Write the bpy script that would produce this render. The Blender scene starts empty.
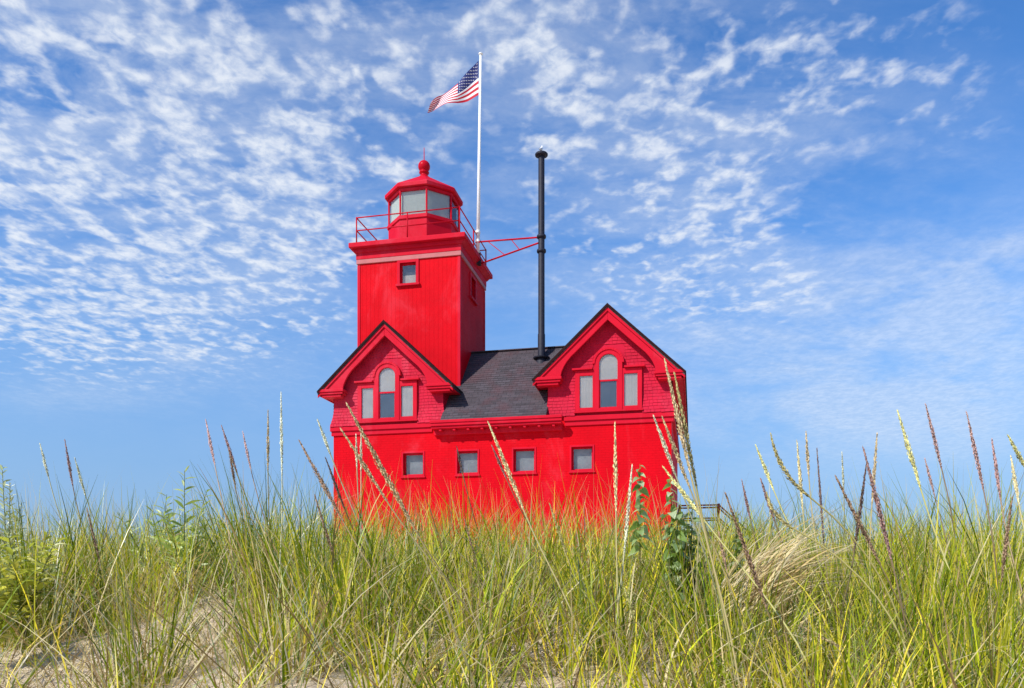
import bpy, bmesh, math, random
import numpy as np
from mathutils import Vector, Matrix
rnd = random.Random(7)
rng = np.random.default_rng(11)
S = bpy.context.scene
COL = S.collection
R = math.radians
# ------------------------------------------------------------------ camera
F = 823.0                       # focal length in pixels of a 1024 wide frame
HOR = 590.0                     # pixel row of the horizon
CZ = 2.0                        # eye height above the ground at the lighthouse
cam = bpy.data.cameras.new('camera')
cam.sensor_width = 36; cam.lens = F / 1024 * 36
cam.shift_y = (HOR - 344) / 1024
cam.clip_start = 0.05; cam.clip_end = 20000
camo = bpy.data.objects.new('camera', cam); COL.objects.link(camo)
camo.location = (0, 0, CZ); camo.rotation_euler = (R(90), 0, 0)
S.camera = camo
# ------------------------------------------------------------------ sun, exposure
SUN_EL = R(43)
TO = Vector((-.731 * math.cos(SUN_EL), -.682 * math.cos(SUN_EL), math.sin(SUN_EL))).normalized()
sl = bpy.data.lights.new('sun', 'SUN'); sl.energy = 4.9; sl.angle = R(.53); sl.color = (1, .965, .91)
so = bpy.data.objects.new('sun', sl); COL.objects.link(so)
so.rotation_euler = (-TO).to_track_quat('-Z', 'Y').to_euler(); so.location = (-20, -20, 40)
S.view_settings.view_transform = 'Standard'; S.view_settings.look = 'None'
S.view_settings.exposure = 0.2; S.view_settings.gamma = 1; S.view_settings.use_curve_mapping = False
S.render.engine = 'CYCLES'
S.cycles.max_bounces = 6; S.cycles.transparent_max_bounces = 12

# ------------------------------------------------------------------ node helpers
class NT:
    def __init__(self, tree): self.t = tree; self.n = tree.nodes; self.l = tree.links
    def new(self, typ, **kw):
        n = self.n.new(typ)
        for k, v in kw.items(): setattr(n, k, v)
        return n
    def put(self, sock, v):
        if hasattr(v, 'is_output'): self.l.new(v, sock)
        elif isinstance(v, (tuple, list)):
            sock.default_value = tuple(v) if len(v) == len(sock.default_value) else tuple(v) + (1,)
        else: sock.default_value = v
    def m(self, op, a, b=0.0, c=None, clamp=False):
        n = self.new('ShaderNodeMath', operation=op, use_clamp=clamp)
        self.put(n.inputs[0], a); self.put(n.inputs[1], b)
        if c is not None: self.put(n.inputs[2], c)
        return n.outputs[0]
    def smooth(self, x, a, b, lo=0.0, hi=1.0):
        n = self.new('ShaderNodeMapRange', interpolation_type='SMOOTHSTEP')
        self.put(n.inputs[0], x); self.put(n.inputs[1], a); self.put(n.inputs[2], b); self.put(n.inputs[3], lo); self.put(n.inputs[4], hi)
        return n.outputs[0]
    def noise(self, vec, scale, detail=4, rough=.55, dist=0.0):
        n = self.new('ShaderNodeTexNoise'); self.put(n.inputs['Vector'], vec)
        n.inputs['Scale'].default_value = scale; n.inputs['Detail'].default_value = detail
        n.inputs['Roughness'].default_value = rough; n.inputs['Distortion'].default_value = dist
        return n.outputs['Fac']
    def mix(self, f, a, b, blend='MIX'):
        n = self.new('ShaderNodeMix', data_type='RGBA', blend_type=blend)
        self.put(n.inputs['Factor'], f); self.put(n.inputs['A'], a); self.put(n.inputs['B'], b)
        return n.outputs['Result']
    def comb(self, x, y, z=0.0):
        n = self.new('ShaderNodeCombineXYZ')
        for i, v in enumerate((x, y, z)): self.put(n.inputs[i], v)
        return n.outputs[0]
    def scale(self, vec, s, loc=(0, 0, 0), rot=(0, 0, 0)):
        n = self.new('ShaderNodeMapping'); self.put(n.inputs[0], vec)
        n.inputs['Scale'].default_value = s; n.inputs['Location'].default_value = loc; n.inputs['Rotation'].default_value = rot
        return n.outputs[0]

# ------------------------------------------------------------------ sky
W = bpy.data.worlds.new('World'); S.world = W; W.use_nodes = True
t = NT(W.node_tree); t.n.clear()
sky = t.new('ShaderNodeTexSky', sky_type='NISHITA')
sky.sun_disc = False; sky.sun_elevation = SUN_EL; sky.sun_rotation = math.atan2(TO.x, TO.y) % (2 * math.pi)
sky.altitude = 100; sky.air_density = 1.0; sky.dust_density = .3; sky.ozone_density = 1.6
hs = t.new('ShaderNodeHueSaturation'); hs.inputs['Saturation'].default_value = 1.33; hs.inputs['Value'].default_value = 1.26; hs.inputs['Hue'].default_value = .508
t.l.new(sky.outputs[0], hs.inputs['Color'])
tc = t.new('ShaderNodeTexCoord'); sp = t.new('ShaderNodeSeparateXYZ'); t.l.new(tc.outputs['Generated'], sp.inputs[0])
dx, dy, dz = sp.outputs
zz = t.m('MAXIMUM', t.m('ADD', dz, .03), .04)
pl = t.comb(t.m('DIVIDE', dx, zz), t.m('DIVIDE', dy, zz))            # a flat cloud deck high overhead
yy = t.m('MAXIMUM', t.m('ABSOLUTE', dy), .15)
az = t.m('DIVIDE', dx, yy); el = t.m('DIVIDE', dz, yy)
def blob(px, py, sx, sy, amp):
    a, e = (px - 512) / F, (HOR - py) / F
    u = t.m('DIVIDE', t.m('SUBTRACT', az, a), sx / F); v = t.m('DIVIDE', t.m('SUBTRACT', el, e), sy / F)
    r2 = t.m('ADD', t.m('MULTIPLY', u, u), t.m('MULTIPLY', v, v))
    return t.m('MULTIPLY', t.m('EXPONENT', t.m('MULTIPLY', r2, -1.0)), amp)
def total(bl):
    s = None
    for b in bl:
        o = blob(*b); s = o if s is None else t.m('ADD', s, o)
    return s
# fields of small puffs
mk = total([(30, 20, 190, 140, 1.3), (110, 190, 170, 110, 1.0), (190, 270, 190, 90, .82), (60, 290, 130, 70, .8), (330, 70, 150, 80, .66),
            (290, 180, 130, 70, .72), (520, 30, 90, 55, .6), (600, 85, 70, 70, .55), (700, 130, 75, 120, .66), (790, 60, 70, 90, .5),
            (650, 240, 130, 80, .55), (900, 30, 110, 70, .42), (930, 110, 120, 60, .36), (760, 290, 120, 50, .36), (545, 140, 30, 45, .6)])
puff = t.noise(t.scale(pl, (1, .8, 1), (3.1, 1.7, 0)), 15, 2, .5, .35)
fine = t.noise(t.scale(pl, (1, .9, 1), (7.3, 2.2, 0)), 26, 3, .6, .2)
big = t.noise(t.scale(pl, (1, 1, 1), (1.4, 5.2, 0)), 2.6, 3, .5, .3)
n = t.m('ADD', puff, t.m('ADD', t.m('MULTIPLY', t.m('SUBTRACT', fine, .5), .42), t.m('MULTIPLY', t.m('SUBTRACT', big, .5), .45)))
mk = t.m('MINIMUM', mk, 1.0)
thr = t.m('SUBTRACT', .675, t.m('MULTIPLY', mk, .185))
d1 = t.smooth(t.m('SUBTRACT', n, thr), -.13, .31)
d1 = t.m('MULTIPLY', d1, t.smooth(mk, .08, .7, 0, 1))
tex = t.noise(t.scale(pl, (1, .85, 1), (2.3, 8.2, 0)), 34, 4, .6, .4)
d1 = t.m('MULTIPLY', d1, t.smooth(tex, .28, .64, .62, 1.2))
# thin streaky veil
wm = total([(1010, 246, 36, 13, .9), (965, 268, 38, 13, .85), (915, 293, 40, 14, .8), (870, 318, 40, 15, .6), (1000, 300, 120, 55, 1.0), (890, 350, 150, 75, 1.05), (960, 420, 150, 40, .6), (760, 400, 150, 60, .6), (700, 300, 120, 60, .4), (90, 385, 110, 25, .5),
            (170, 356, 30, 10, .8), (40, 40, 240, 140, 1.0), (500, 20, 170, 70, .6), (210, 210, 260, 150, .75), (680, 150, 180, 160, .55), (850, 190, 200, 120, .3)])
ve = t.noise(t.scale(t.comb(az, el), (1, 3.2, 1), (.3, .2, 0), (0, 0, R(28))), 3.2, 7, .62, .5)
vf = t.noise(t.scale(t.comb(az, el), (1, 2.2, 1), (1.3, .2, 0), (0, 0, R(20))), 16, 5, .6, .3)
vv = t.m('ADD', t.m('MULTIPLY', ve, .75), t.m('MULTIPLY', vf, .25))
d2 = t.m('MULTIPLY', t.smooth(vv, .32, .66), wm)
d2 = t.m('MINIMUM', d2, .85)
thick = t.m('ADD', t.m('MULTIPLY', d1, 1.15), t.m('MULTIPLY', d2, .48))
dens = t.m('SUBTRACT', 1.0, t.m('EXPONENT', t.m('MULTIPLY', thick, -1.35)))
low = t.smooth(el, .0, .5, .86, 0)                                    # pale air low over the lake
air = t.mix(low, hs.outputs[0], (1.1, 2.1, 4.0, 1))
cl = t.mix(dens, air, t.mix(t.smooth(t.m('ADD', t.m('MULTIPLY', tex, .6), t.m('MULTIPLY', puff, .4)), .36, .66), (3.9, 4.5, 5.5, 1), (5.6, 5.85, 6.2, 1)))
bg = t.new('ShaderNodeBackground'); t.l.new(cl, bg.inputs['Color']); bg.inputs['Strength'].default_value = .14
wo = t.new('ShaderNodeOutputWorld'); t.l.new(bg.outputs[0], wo.inputs['Surface'])
W.cycles.sampling_method = 'MANUAL'; W.cycles.sample_map_resolution = 512

# ------------------------------------------------------------------ materials
def mat(name):
    m = bpy.data.materials.new(name); m.use_nodes = True
    q = NT(m.node_tree); b = q.n['Principled BSDF']
    return m, q, b
def coords(q): return q.new('ShaderNodeTexCoord').outputs['Object']
def bump(q, b, h, dist=.01, strength=1.0):
    n = q.new('ShaderNodeBump'); q.put(n.inputs['Height'], h); n.inputs['Distance'].default_value = dist; n.inputs['Strength'].default_value = strength
    q.l.new(n.outputs[0], b.inputs['Normal'])
RED = (.60, .0015, .009)
def paint(name, base, rough=.42, planks=None, brick=None, var=.1, chips=0.0, pale=(.64, .006, .016)):
    m, q, b = mat(name); c = coords(q)
    n1 = q.noise(c, 1.3, 5, .6); n2 = q.noise(c, 14, 4, .6)
    dark = tuple(x * (1 - 2.2 * var) for x in base)
    col = q.mix(q.smooth(n1, .3, .7), dark, base)
    st = q.noise(q.scale(c, (5, 5, .35)), 2.2, 5, .65)                 # rain streaks down the boards
    col = q.mix(q.smooth(st, .55, .85, 0, .35), col, pale)
    pt_ = q.noise(q.scale(c, (1, 1, .5)), .55, 6, .7, .6)
    col = q.mix(q.smooth(pt_, .5, .74, 0, .75), col, tuple(x + y for x, y in zip(base, (.03, .034, .045))))
    if chips:
        ch = q.smooth(q.noise(c, 22, 6, .7), .66, .72, 0, chips)
        col = q.mix(ch, col, (.55, .16, .17))
    h = q.m('MULTIPLY', n2, .25)
    if planks:
        w = q.new('ShaderNodeTexWave', wave_type='BANDS', bands_direction=planks[0], wave_profile='SAW')
        sw = q.new('ShaderNodeSeparateXYZ'); q.l.new(c, sw.inputs[0]); q.put(w.inputs['Vector'], q.comb(q.m('ADD', sw.outputs[0], sw.outputs[1]), 0.0)); w.inputs['Scale'].default_value = planks[1]; w.inputs['Distortion'].default_value = 0
        g = q.smooth(w.outputs['Fac'], 0, .1)
        h = q.m('ADD', h, q.m('MULTIPLY', g, planks[2])); col = q.mix(q.m('SUBTRACT', .45, q.m('MULTIPLY', g, .45)), col, tuple(x * .5 for x in base))
    if brick:
        k = q.new('ShaderNodeTexBrick')
        sx = q.new('ShaderNodeSeparateXYZ'); q.l.new(c, sx.inputs[0])
        q.put(k.inputs['Vector'], q.comb(q.m('ADD', sx.outputs[0], sx.outputs[1]), sx.outputs[2]))
        k.inputs['Scale'].default_value = 1; k.inputs['Brick Width'].default_value = brick[0]; k.inputs['Row Height'].default_value = brick[1]
        k.inputs['Mortar Size'].default_value = brick[2]; k.inputs['Mortar Smooth'].default_value = .6
        k.inputs['Color1'].default_value = (1, 1, 1, 1); k.inputs['Color2'].default_value = (.86, .86, .86, 1); k.inputs['Mortar'].default_value = (.55, .55, .55, 1)
        h = q.m('ADD', h, k.outputs['Color'])
        col = q.mix(.22, col, k.outputs['Color'], 'MULTIPLY')
    q.put(b.inputs['Base Color'], col); b.inputs['Roughness'].default_value = rough
    q.put(b.inputs['Roughness'], q.smooth(n2, .3, .7, rough - .08, rough + .1))
    b.inputs['Specular IOR Level'].default_value = .05
    bump(q, b, h, .008)
    return m
M = {}
M['red_wall'] = paint('red_painted_brick', RED, .62, brick=(.24, .085, .008), var=.06)
M['red_tower'] = paint('red_tower_boards', (.62, .0018, .009), .62, planks=('X', 1.9, .8), var=.07)
M['red_trim'] = paint('red_trim', (.55, .008, .026), .55, var=.05)
M['red_shingle'] = paint('red_shingle', (.53, .012, .040), .55, var=.1, chips=.22)
M['red_dull'] = paint('faded_red_band', (.5, .17, .17), .5, var=.08)
M['red_metal'] = paint('red_metal', (.46, .006, .018), .3, var=.06)
def roofmat():
    m, q, b = mat('asphalt_shingle'); c = coords(q)
    k = q.new('ShaderNodeTexBrick'); sx = q.new('ShaderNodeSeparateXYZ'); q.l.new(c, sx.inputs[0])
    q.put(k.inputs['Vector'], q.comb(q.m('ADD', sx.outputs[0], q.m('MULTIPLY', sx.outputs[1], .0)), q.m('MULTIPLY', sx.outputs[2], 1.42)))
    k.inputs['Scale'].default_value = 1; k.inputs['Brick Width'].default_value = .31; k.inputs['Row Height'].default_value = .145
    k.inputs['Mortar Size'].default_value = .006; k.inputs['Bias'].default_value = .0
    k.inputs['Color1'].default_value = (.045, .038, .042, 1); k.inputs['Color2'].default_value = (.082, .068, .077, 1); k.inputs['Mortar'].default_value = (.025, .023, .026, 1)
    n = q.noise(c, 60, 3, .7); n1 = q.noise(c, 1.1, 4, .6)
    col = q.mix(q.smooth(n, .35, .7, .0, .5), k.outputs['Color'], (.10, .085, .095, 1))
    col = q.mix(q.smooth(n1, .45, .7, 0, .7), col, (.095, .05, .055, 1))
    q.put(b.inputs['Base Color'], col); b.inputs['Roughness'].default_value = .9; b.inputs['Specular IOR Level'].default_value = .12
    bump(q, b, q.m('ADD', q.m('MULTIPLY', n, .5), k.outputs['Fac']), .01)
    return m
M['roof'] = roofmat(); M['roof_edge'] = None
def simple(name, col, rough=.5, metal=0.0, var=.1, sc=12, spec=.3):
    m, q, b = mat(name); c = coords(q); n = q.noise(c, sc, 5, .6)
    q.put(b.inputs['Base Color'], q.mix(q.smooth(n, .3, .7), tuple(x * (1 - 2 * var) for x in col), col))
    b.inputs['Roughness'].default_value = rough; b.inputs['Metallic'].default_value = metal; b.inputs['Specular IOR Level'].default_value = spec
    bump(q, b, n, .002, .5)
    return m
M['roof_edge'] = simple('tarred_roof_edge', (.028, .012, .012), .9, spec=.05)
M['white'] = simple('white_pole_paint', (.82, .82, .80), .35, var=.04)
M['black'] = simple('black_stack_paint', (.018, .018, .032), .6, var=.2)
M['blind'] = simple('pale_window_blind', (.70, .575, .50), .8, var=.06, sc=3)
M['grey_curtain'] = simple('grey_curtain', (.36, .37, .37), .8, var=.12, sc=4)
M['room_dark'] = simple('painted_room_dark', (.13, .13, .155), .9, var=.1, sc=2)  # dark colour standing in for the unlit room behind the panes
M['gull'] = simple('gull_feathers', (.8, .8, .8), .7, var=.05)
M['gull_grey'] = simple('gull_back', (.42, .44, .47), .7, var=.05)
M['beak'] = simple('gull_beak', (.6, .35, .03), .5)
M['flag_red'] = simple('flag_red', (.5, .006, .022), .7, var=.04); M['flag_white'] = simple('flag_white', (.74, .72, .72), .7, var=.03)
M['flag_blue'] = simple('flag_blue', (.012, .02, .13), .7, var=.05)
M['rust'] = simple('rusty_red_steel', (.27, .03, .028), .8, var=.2)
def glass(name, tint, fac):
    m, q, b = mat(name); q.n.remove(b)
    tr = q.new('ShaderNodeBsdfTransparent'); tr.inputs[0].default_value = tint + (1,)
    gl = q.new('ShaderNodeBsdfGlossy'); gl.inputs['Roughness'].default_value = .04; gl.inputs['Color'].default_value = (.9, .93, .95, 1)
    lw = q.new('ShaderNodeLayerWeight'); lw.inputs['Blend'].default_value = .25
    f = q.m('ADD', q.m('MULTIPLY', lw.outputs['Fresnel'], .5), fac, clamp=True)
    mx = q.new('ShaderNodeMixShader'); q.put(mx.inputs[0], f); q.l.new(tr.outputs[0], mx.inputs[1]); q.l.new(gl.outputs[0], mx.inputs[2])
    q.l.new(mx.outputs[0], q.n['Material Output'].inputs[0]); return m
M['glass'] = glass('window_glass', (.9, .93, .93), .05)
M['lantern_glass'] = glass('lantern_glass', (.88, .92, .9), .06)
def sandmat():
    m, q, b = mat('dune_sand'); c = coords(q)
    n1 = q.noise(c, 1.6, 5, .6); n2 = q.noise(c, 260, 3, .7); n3 = q.noise(c, 18, 4, .6)
    col = q.mix(q.smooth(n1, .35, .7), (.72, .56, .37, 1), (.84, .70, .50, 1))
    col = q.mix(q.smooth(n2, .35, .75, 0, .55), col, (.30, .23, .16, 1))
    q.put(b.inputs['Base Color'], col); b.inputs['Roughness'].default_value = .95
    bump(q, b, q.m('ADD', q.m('MULTIPLY', n3, 1.0), q.m('MULTIPLY', n2, .25)), .03)
    return m
M['sand'] = sandmat()
def watermat():
    m, q, b = mat('lake_water'); c = coords(q)
    b.inputs['Base Color'].default_value = (.02, .07, .11, 1); b.inputs['Roughness'].default_value = .12
    bump(q, b, q.noise(c, .8, 6, .6), .15, .6); return m
M['water'] = watermat()
def leafmat(name, attr=True, col=(.1, .12, .03), rough=.42, trans=.35):
    m, q, b = mat(name); q.n.remove(b)
    if attr:
        a = q.new('ShaderNodeAttribute'); a.attribute_name = 'tone'; base = a.outputs['Color']
    else:
        base = q.mix(q.noise(coords(q), 30, 3, .6), tuple(x * .75 for x in col), col)
    d = q.new('ShaderNodeBsdfDiffuse'); q.put(d.inputs['Color'], base)
    tr = q.new('ShaderNodeBsdfTranslucent'); q.put(tr.inputs['Color'], q.mix(.35, base, (1, .95, .3, 1), 'MULTIPLY'))
    g = q.new('ShaderNodeBsdfGlossy'); g.inputs['Roughness'].default_value = rough; g.inputs['Color'].default_value = (.8, .82, .75, 1)
    m1 = q.new('ShaderNodeMixShader'); m1.inputs[0].default_value = trans; q.l.new(d.outputs[0], m1.inputs[1]); q.l.new(tr.outputs[0], m1.inputs[2])
    lw = q.new('ShaderNodeFresnel'); lw.inputs[0].default_value = 1.4
    m2 = q.new('ShaderNodeMixShader'); q.put(m2.inputs[0], q.m('ADD', q.m('MULTIPLY', lw.outputs[0], .18), .0)); q.l.new(m1.outputs[0], m2.inputs[1]); q.l.new(g.outputs[0], m2.inputs[2])
    q.l.new(m2.outputs[0], q.n['Material Output'].inputs[0]); return m
M['grass'] = leafmat('grass_blades', trans=.32); M['leaf'] = leafmat('plant_leaves', rough=.5, trans=.5)
M['stem'] = leafmat('grass_stems', rough=.5, trans=.15)

# ------------------------------------------------------------------ mesh builder
class MB:
    def __init__(self): self.v = []; self.f = []; self.mi = []; self.tone = []
    def add(self, vs, fs, mi=0, tone=None):
        o = len(self.v); self.v += [tuple(p) for p in vs]
        for f in fs: self.f.append(tuple(i + o for i in f)); self.mi.append(mi)
        if tone is not None: self.tone += [tone] * len(vs)
        return self
    def box(self, a, b, mi=0):
        (x0, y0, z0), (x1, y1, z1) = a, b
        x0, x1 = min(x0, x1), max(x0, x1); y0, y1 = min(y0, y1), max(y0, y1); z0, z1 = min(z0, z1), max(z0, z1)
        return self.add([(x0, y0, z0), (x1, y0, z0), (x1, y1, z0), (x0, y1, z0), (x0, y0, z1), (x1, y0, z1), (x1, y1, z1), (x0, y1, z1)],
                        [(0, 3, 2, 1), (4, 5, 6, 7), (0, 1, 5, 4), (1, 2, 6, 5), (2, 3, 7, 6), (3, 0, 4, 7)], mi)
    def prism(self, poly, y0, y1, mi=0):
        """polygon in the x-z plane (counter-clockwise seen from the front, -y) pushed from y0 to y1"""
        n = len(poly)
        vs = [(x, y0, z) for x, z in poly] + [(x, y1, z) for x, z in poly]
        fs = [tuple(range(n)), tuple(range(2 * n - 1, n - 1, -1))] + [(i, i + n, (i + 1) % n + n, (i + 1) % n) for i in range(n)]
        return self.add(vs, fs, mi)
    def prism_x(self, poly, x0, x1, mi=0):
        n = len(poly)
        vs = [(x0, y, z) for y, z in poly] + [(x1, y, z) for y, z in poly]
        fs = [tuple(range(n)), tuple(range(2 * n - 1, n - 1, -1))] + [(i, i + n, (i + 1) % n + n, (i + 1) % n) for i in range(n)]
        return self.add(vs, fs, mi)
    def tube(self, pts, r, n=8, mi=0, tone=None, caps=True):
        pts = [Vector(p) for p in pts]; k = len(pts)
        rs = r if isinstance(r, (list, tuple)) else [r] * k
        vs = []; prev = None
        for i, p in enumerate(pts):
            d = (pts[min(i + 1, k - 1)] - pts[max(i - 1, 0)]).normalized()
            if prev is None:
                u = d.cross(Vector((0, 0, 1)) if abs(d.z) < .9 else Vector((1, 0, 0))).normalized()
            else: u = (prev - d * prev.dot(d)).normalized()
            prev = u; w = d.cross(u)
            vs += [p + (u * math.cos(2 * math.pi * j / n) + w * math.sin(2 * math.pi * j / n)) * rs[i] for j in range(n)]
        fs = [(i * n + j, i * n + (j + 1) % n, (i + 1) * n + (j + 1) % n, (i + 1) * n + j) for i in range(k - 1) for j in range(n)]
        if caps: fs += [tuple(range(n - 1, -1, -1)), tuple((k - 1) * n + j for j in range(n))]
        return self.add(vs, fs, mi, tone)
    def lathe(self, prof, c=(0, 0), n=24, mi=0):
        vs = [(c[0] + r * math.cos(2 * math.pi * j / n), c[1] + r * math.sin(2 * math.pi * j / n), z) for r, z in prof for j in range(n)]
        k = len(prof)
        fs = [(i * n + j, i * n + (j + 1) % n, (i + 1) * n + (j + 1) % n, (i + 1) * n + j) for i in range(k - 1) for j in range(n)]
        fs += [tuple(range(n - 1, -1, -1)), tuple((k - 1) * n + j for j in range(n))]
        return self.add(vs, fs, mi)
    def build(self, name, mats, parent=None, smooth=False, bevel=0.0):
        me = bpy.data.meshes.new(name); me.from_pydata(self.v, [], self.f)
        for m in (mats if isinstance(mats, (list, tuple)) else [mats]): me.materials.append(m)
        me.polygons.foreach_set('material_index', self.mi)
        if self.tone and len(self.tone) == len(self.v):
            a = me.color_attributes.new('tone', 'FLOAT_COLOR', 'POINT')
            a.data.foreach_set('color', np.array([tuple(c) + (1,) for c in self.tone], dtype=np.float32).ravel())
        if smooth: me.polygons.foreach_set('use_smooth', [True] * len(me.polygons))
        me.update()
        o = bpy.data.objects.new(name, me); COL.objects.link(o)
        if bevel:
            md = o.modifiers.new('edge', 'BEVEL'); md.width = bevel; md.segments = 2; md.limit_method = 'ANGLE'
        if parent: o.parent = parent
        return o
def tag(o, label, cat, group=None):
    o['label'] = label; o['category'] = cat
    if group: o['group'] = group
    return o
def root(name, loc, label, cat, group=None, rz=0):
    o = bpy.data.objects.new(name, None); COL.objects.link(o); o.empty_display_size = .2
    o.location = loc; o.rotation_euler = (0, 0, rz)
    return tag(o, label, cat, group)

# ------------------------------------------------------------------ ground
GP = [(-30, -1.6), (-6, -1.1), (0, -.60), (1, -.44), (2, -.27), (3, -.11), (4, .0), (5, .05), (6, .03), (7, -.1), (9, -.6), (12, -1.1), (18, -1.75), (26, -2.0), (70, -2.05), (110, -3.2), (150, -4.5)]
gx = np.array([a for a, b in GP], float); gz = np.array([b for a, b in GP], float)
def ground(x, y):
    x = np.asarray(x, float); y = np.asarray(y, float)
    yy = y + .5 * np.sin(x * .55 + .6) + .25 * np.sin(x * 1.3 + 2)
    z = CZ + (np.interp(yy - .25, gx, gz) + np.interp(yy, gx, gz) + np.interp(yy + .25, gx, gz)) / 3
    near = np.clip((16 - y) / 6, 0, 1)
    z = z + near * (.035 * np.sin(x * 2.1 + y * 1.3) + .03 * np.sin(x * 3.7 - y * 2.9 + 1) + .016 * np.sin(7.1 * x + 3 * y) + .012 * np.sin(9 * y - 4 * x))
    far = np.clip((np.abs(x) - 60) / 60, 0, 1)
    return z - far * far * (3 - 2 * far) * 3.2
def make_ground():
    ys = np.concatenate([np.linspace(-30, -1, 12), np.linspace(-.6, 10, 110), np.linspace(10.5, 30, 30), np.linspace(33, 150, 24)])
    xs = np.concatenate([np.linspace(-150, -12, 24), np.linspace(-11, 11, 200), np.linspace(12, 150, 24)])
    X, Y = np.meshgrid(xs, ys); Z = ground(X, Y)
    nx, ny = len(xs), len(ys)
    vs = np.stack([X, Y, Z], -1).reshape(-1, 3)
    fs = [(j * nx + i, j * nx + i + 1, (j + 1) * nx + i + 1, (j + 1) * nx + i) for j in range(ny - 1) for i in range(nx - 1)]
    me = bpy.data.meshes.new('ground'); me.from_pydata(vs.tolist(), [], fs); me.materials.append(M['sand'])
    me.polygons.foreach_set('use_smooth', [True] * len(me.polygons))
    o = bpy.data.objects.new('ground', me); COL.objects.link(o); o['kind'] = 'structure'
make_ground()
w = MB(); w.add([(-9000, -9000, -.9), (9000, -9000, -.9), (9000, 9000, -.9), (-9000, 9000, -.9)], [(0, 1, 2, 3)])
wo_ = w.build('lake_water', M['water']); wo_['kind'] = 'structure'

# ------------------------------------------------------------------ lighthouse
LH = root('lighthouse', (-1.896, 30, 0), 'bright red lighthouse with square tower and two shingled gables behind the dune grass', 'lighthouse', rz=R(-12.5))
def panel(mb, u0, u1, z0, z1, holes, depth, fn):
    """flat wall of cells with real openings and their reveals; fn(u, d, z) places it, d = distance behind the face"""
    us = sorted({u0, u1} | {h[0] for h in holes} | {h[1] for h in holes}); zs = sorted({z0, z1} | {h[2] for h in holes} | {h[3] for h in holes})
    for i in range(len(us) - 1):
        for j in range(len(zs) - 1):
            cu, cz = (us[i] + us[i + 1]) / 2, (zs[j] + zs[j + 1]) / 2
            if any(h[0] < cu < h[1] and h[2] < cz < h[3] for h in holes): continue
            mb.add([fn(us[i], 0, zs[j]), fn(us[i + 1], 0, zs[j]), fn(us[i + 1], 0, zs[j + 1]), fn(us[i], 0, zs[j + 1])], [(0, 1, 2, 3)])
    for a, b, c, d in holes:
        for p, q in (((a, c), (b, c)), ((b, c), (b, d)), ((b, d), (a, d)), ((a, d), (a, c))):
            mb.add([fn(p[0], 0, p[1]), fn(q[0], 0, q[1]), fn(q[0], depth, q[1]), fn(p[0], depth, p[1])], [(3, 2, 1, 0)])
FV = -1.1; BV = 8.9; UL, UR = -4.45, 7.6
LWIN = [(-1.41, .84), (.59, .84), (2.61, .84), (4.62, .82)]
holes = [(c - w_ / 2 + .05, c + w_ / 2 - .05, 6.08, 6.86) for c, w_ in LWIN]
wl = MB()
panel(wl, UL, UR, -.2, 7.9, holes, .26, lambda u, d, z: (u, FV + d, z))
wl.add([(UR, FV, -.2), (UR, BV, -.2), (UR, BV, 7.9), (UR, FV, 7.9)], [(0, 1, 2, 3)])
wl.add([(UL, BV, -.2), (UL, FV, -.2), (UL, FV, 7.9), (UL, BV, 7.9)], [(0, 1, 2, 3)])
wl.add([(UR, BV, -.2), (UL, BV, -.2), (UL, BV, 7.9), (UR, BV, 7.9)], [(0, 1, 2, 3)])
wl.build('wall', M['red_wall'], LH)
for k, (c, w_) in enumerate(LWIN):
    h = holes[k]; b = MB()
    for a0, a1, z0, z1 in ((h[0] - .06, h[0], h[2] - .06, h[3] + .06), (h[1], h[1] + .06, h[2] - .06, h[3] + .06), (h[0], h[1], h[3], h[3] + .06), (h[0], h[1], h[2] - .06, h[2])):
        b.box((a0, FV - .025, z0), (a1, FV + .02, z1))
    for a0, a1, z0, z1 in ((h[0], h[0] + .05, h[2], h[3]), (h[1] - .05, h[1], h[2], h[3]), (h[0] + .05, h[1] - .05, h[3] - .05, h[3]), (h[0] + .05, h[1] - .05, h[2], h[2] + .05)):
        b.box((a0, FV + .14, z0), (a1, FV + .19, z1))
    wf = b.build('window', M['red_trim'], LH, bevel=.006)
    p = MB(); p.add([(h[0] + .04, FV + .165, h[2] + .04), (h[1] - .04, FV + .165, h[2] + .04), (h[1] - .04, FV + .165, h[3] - .04), (h[0] + .04, FV + .165, h[3] - .04)], [(0, 1, 2, 3)])
    p.build('pane', M['glass'], wf)
    p = MB(); p.box((h[0] + .03, FV + .23, h[2] + .03), (h[1] - .03, FV + .24, h[3] - .03)); p.build('curtain', M['grey_curtain'], wf)
    p = MB(); p.box((h[0] - .09, FV - .06, h[2] - .1), (h[1] + .09, FV + .01, h[2] - .055)); p.build('sill', M['red_trim'], wf, bevel=.006)
# belt course, butted against the eave
bc = MB()
for a0, a1 in ((UL - .1, -.66), (4.01, UR + .1)):
    bc.box((a0, FV - .10, 7.74), (a1, FV + .05, 7.90)); bc.box((a0 + .03, FV - .05, 7.58), (a1 - .03, FV + .05, 7.738))
bc.box((UR - .02, FV + .052, 7.74), (UR + .1, BV + .1, 7.90)); bc.box((UL - .1, FV + .052, 7.74), (UL + .02, BV + .1, 7.90))
bc.box((UL + .022, BV - .02, 7.74), (UR - .022, BV + .1, 7.90))
bc.build('belt_course', M['red_trim'], LH, bevel=.012)
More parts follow.
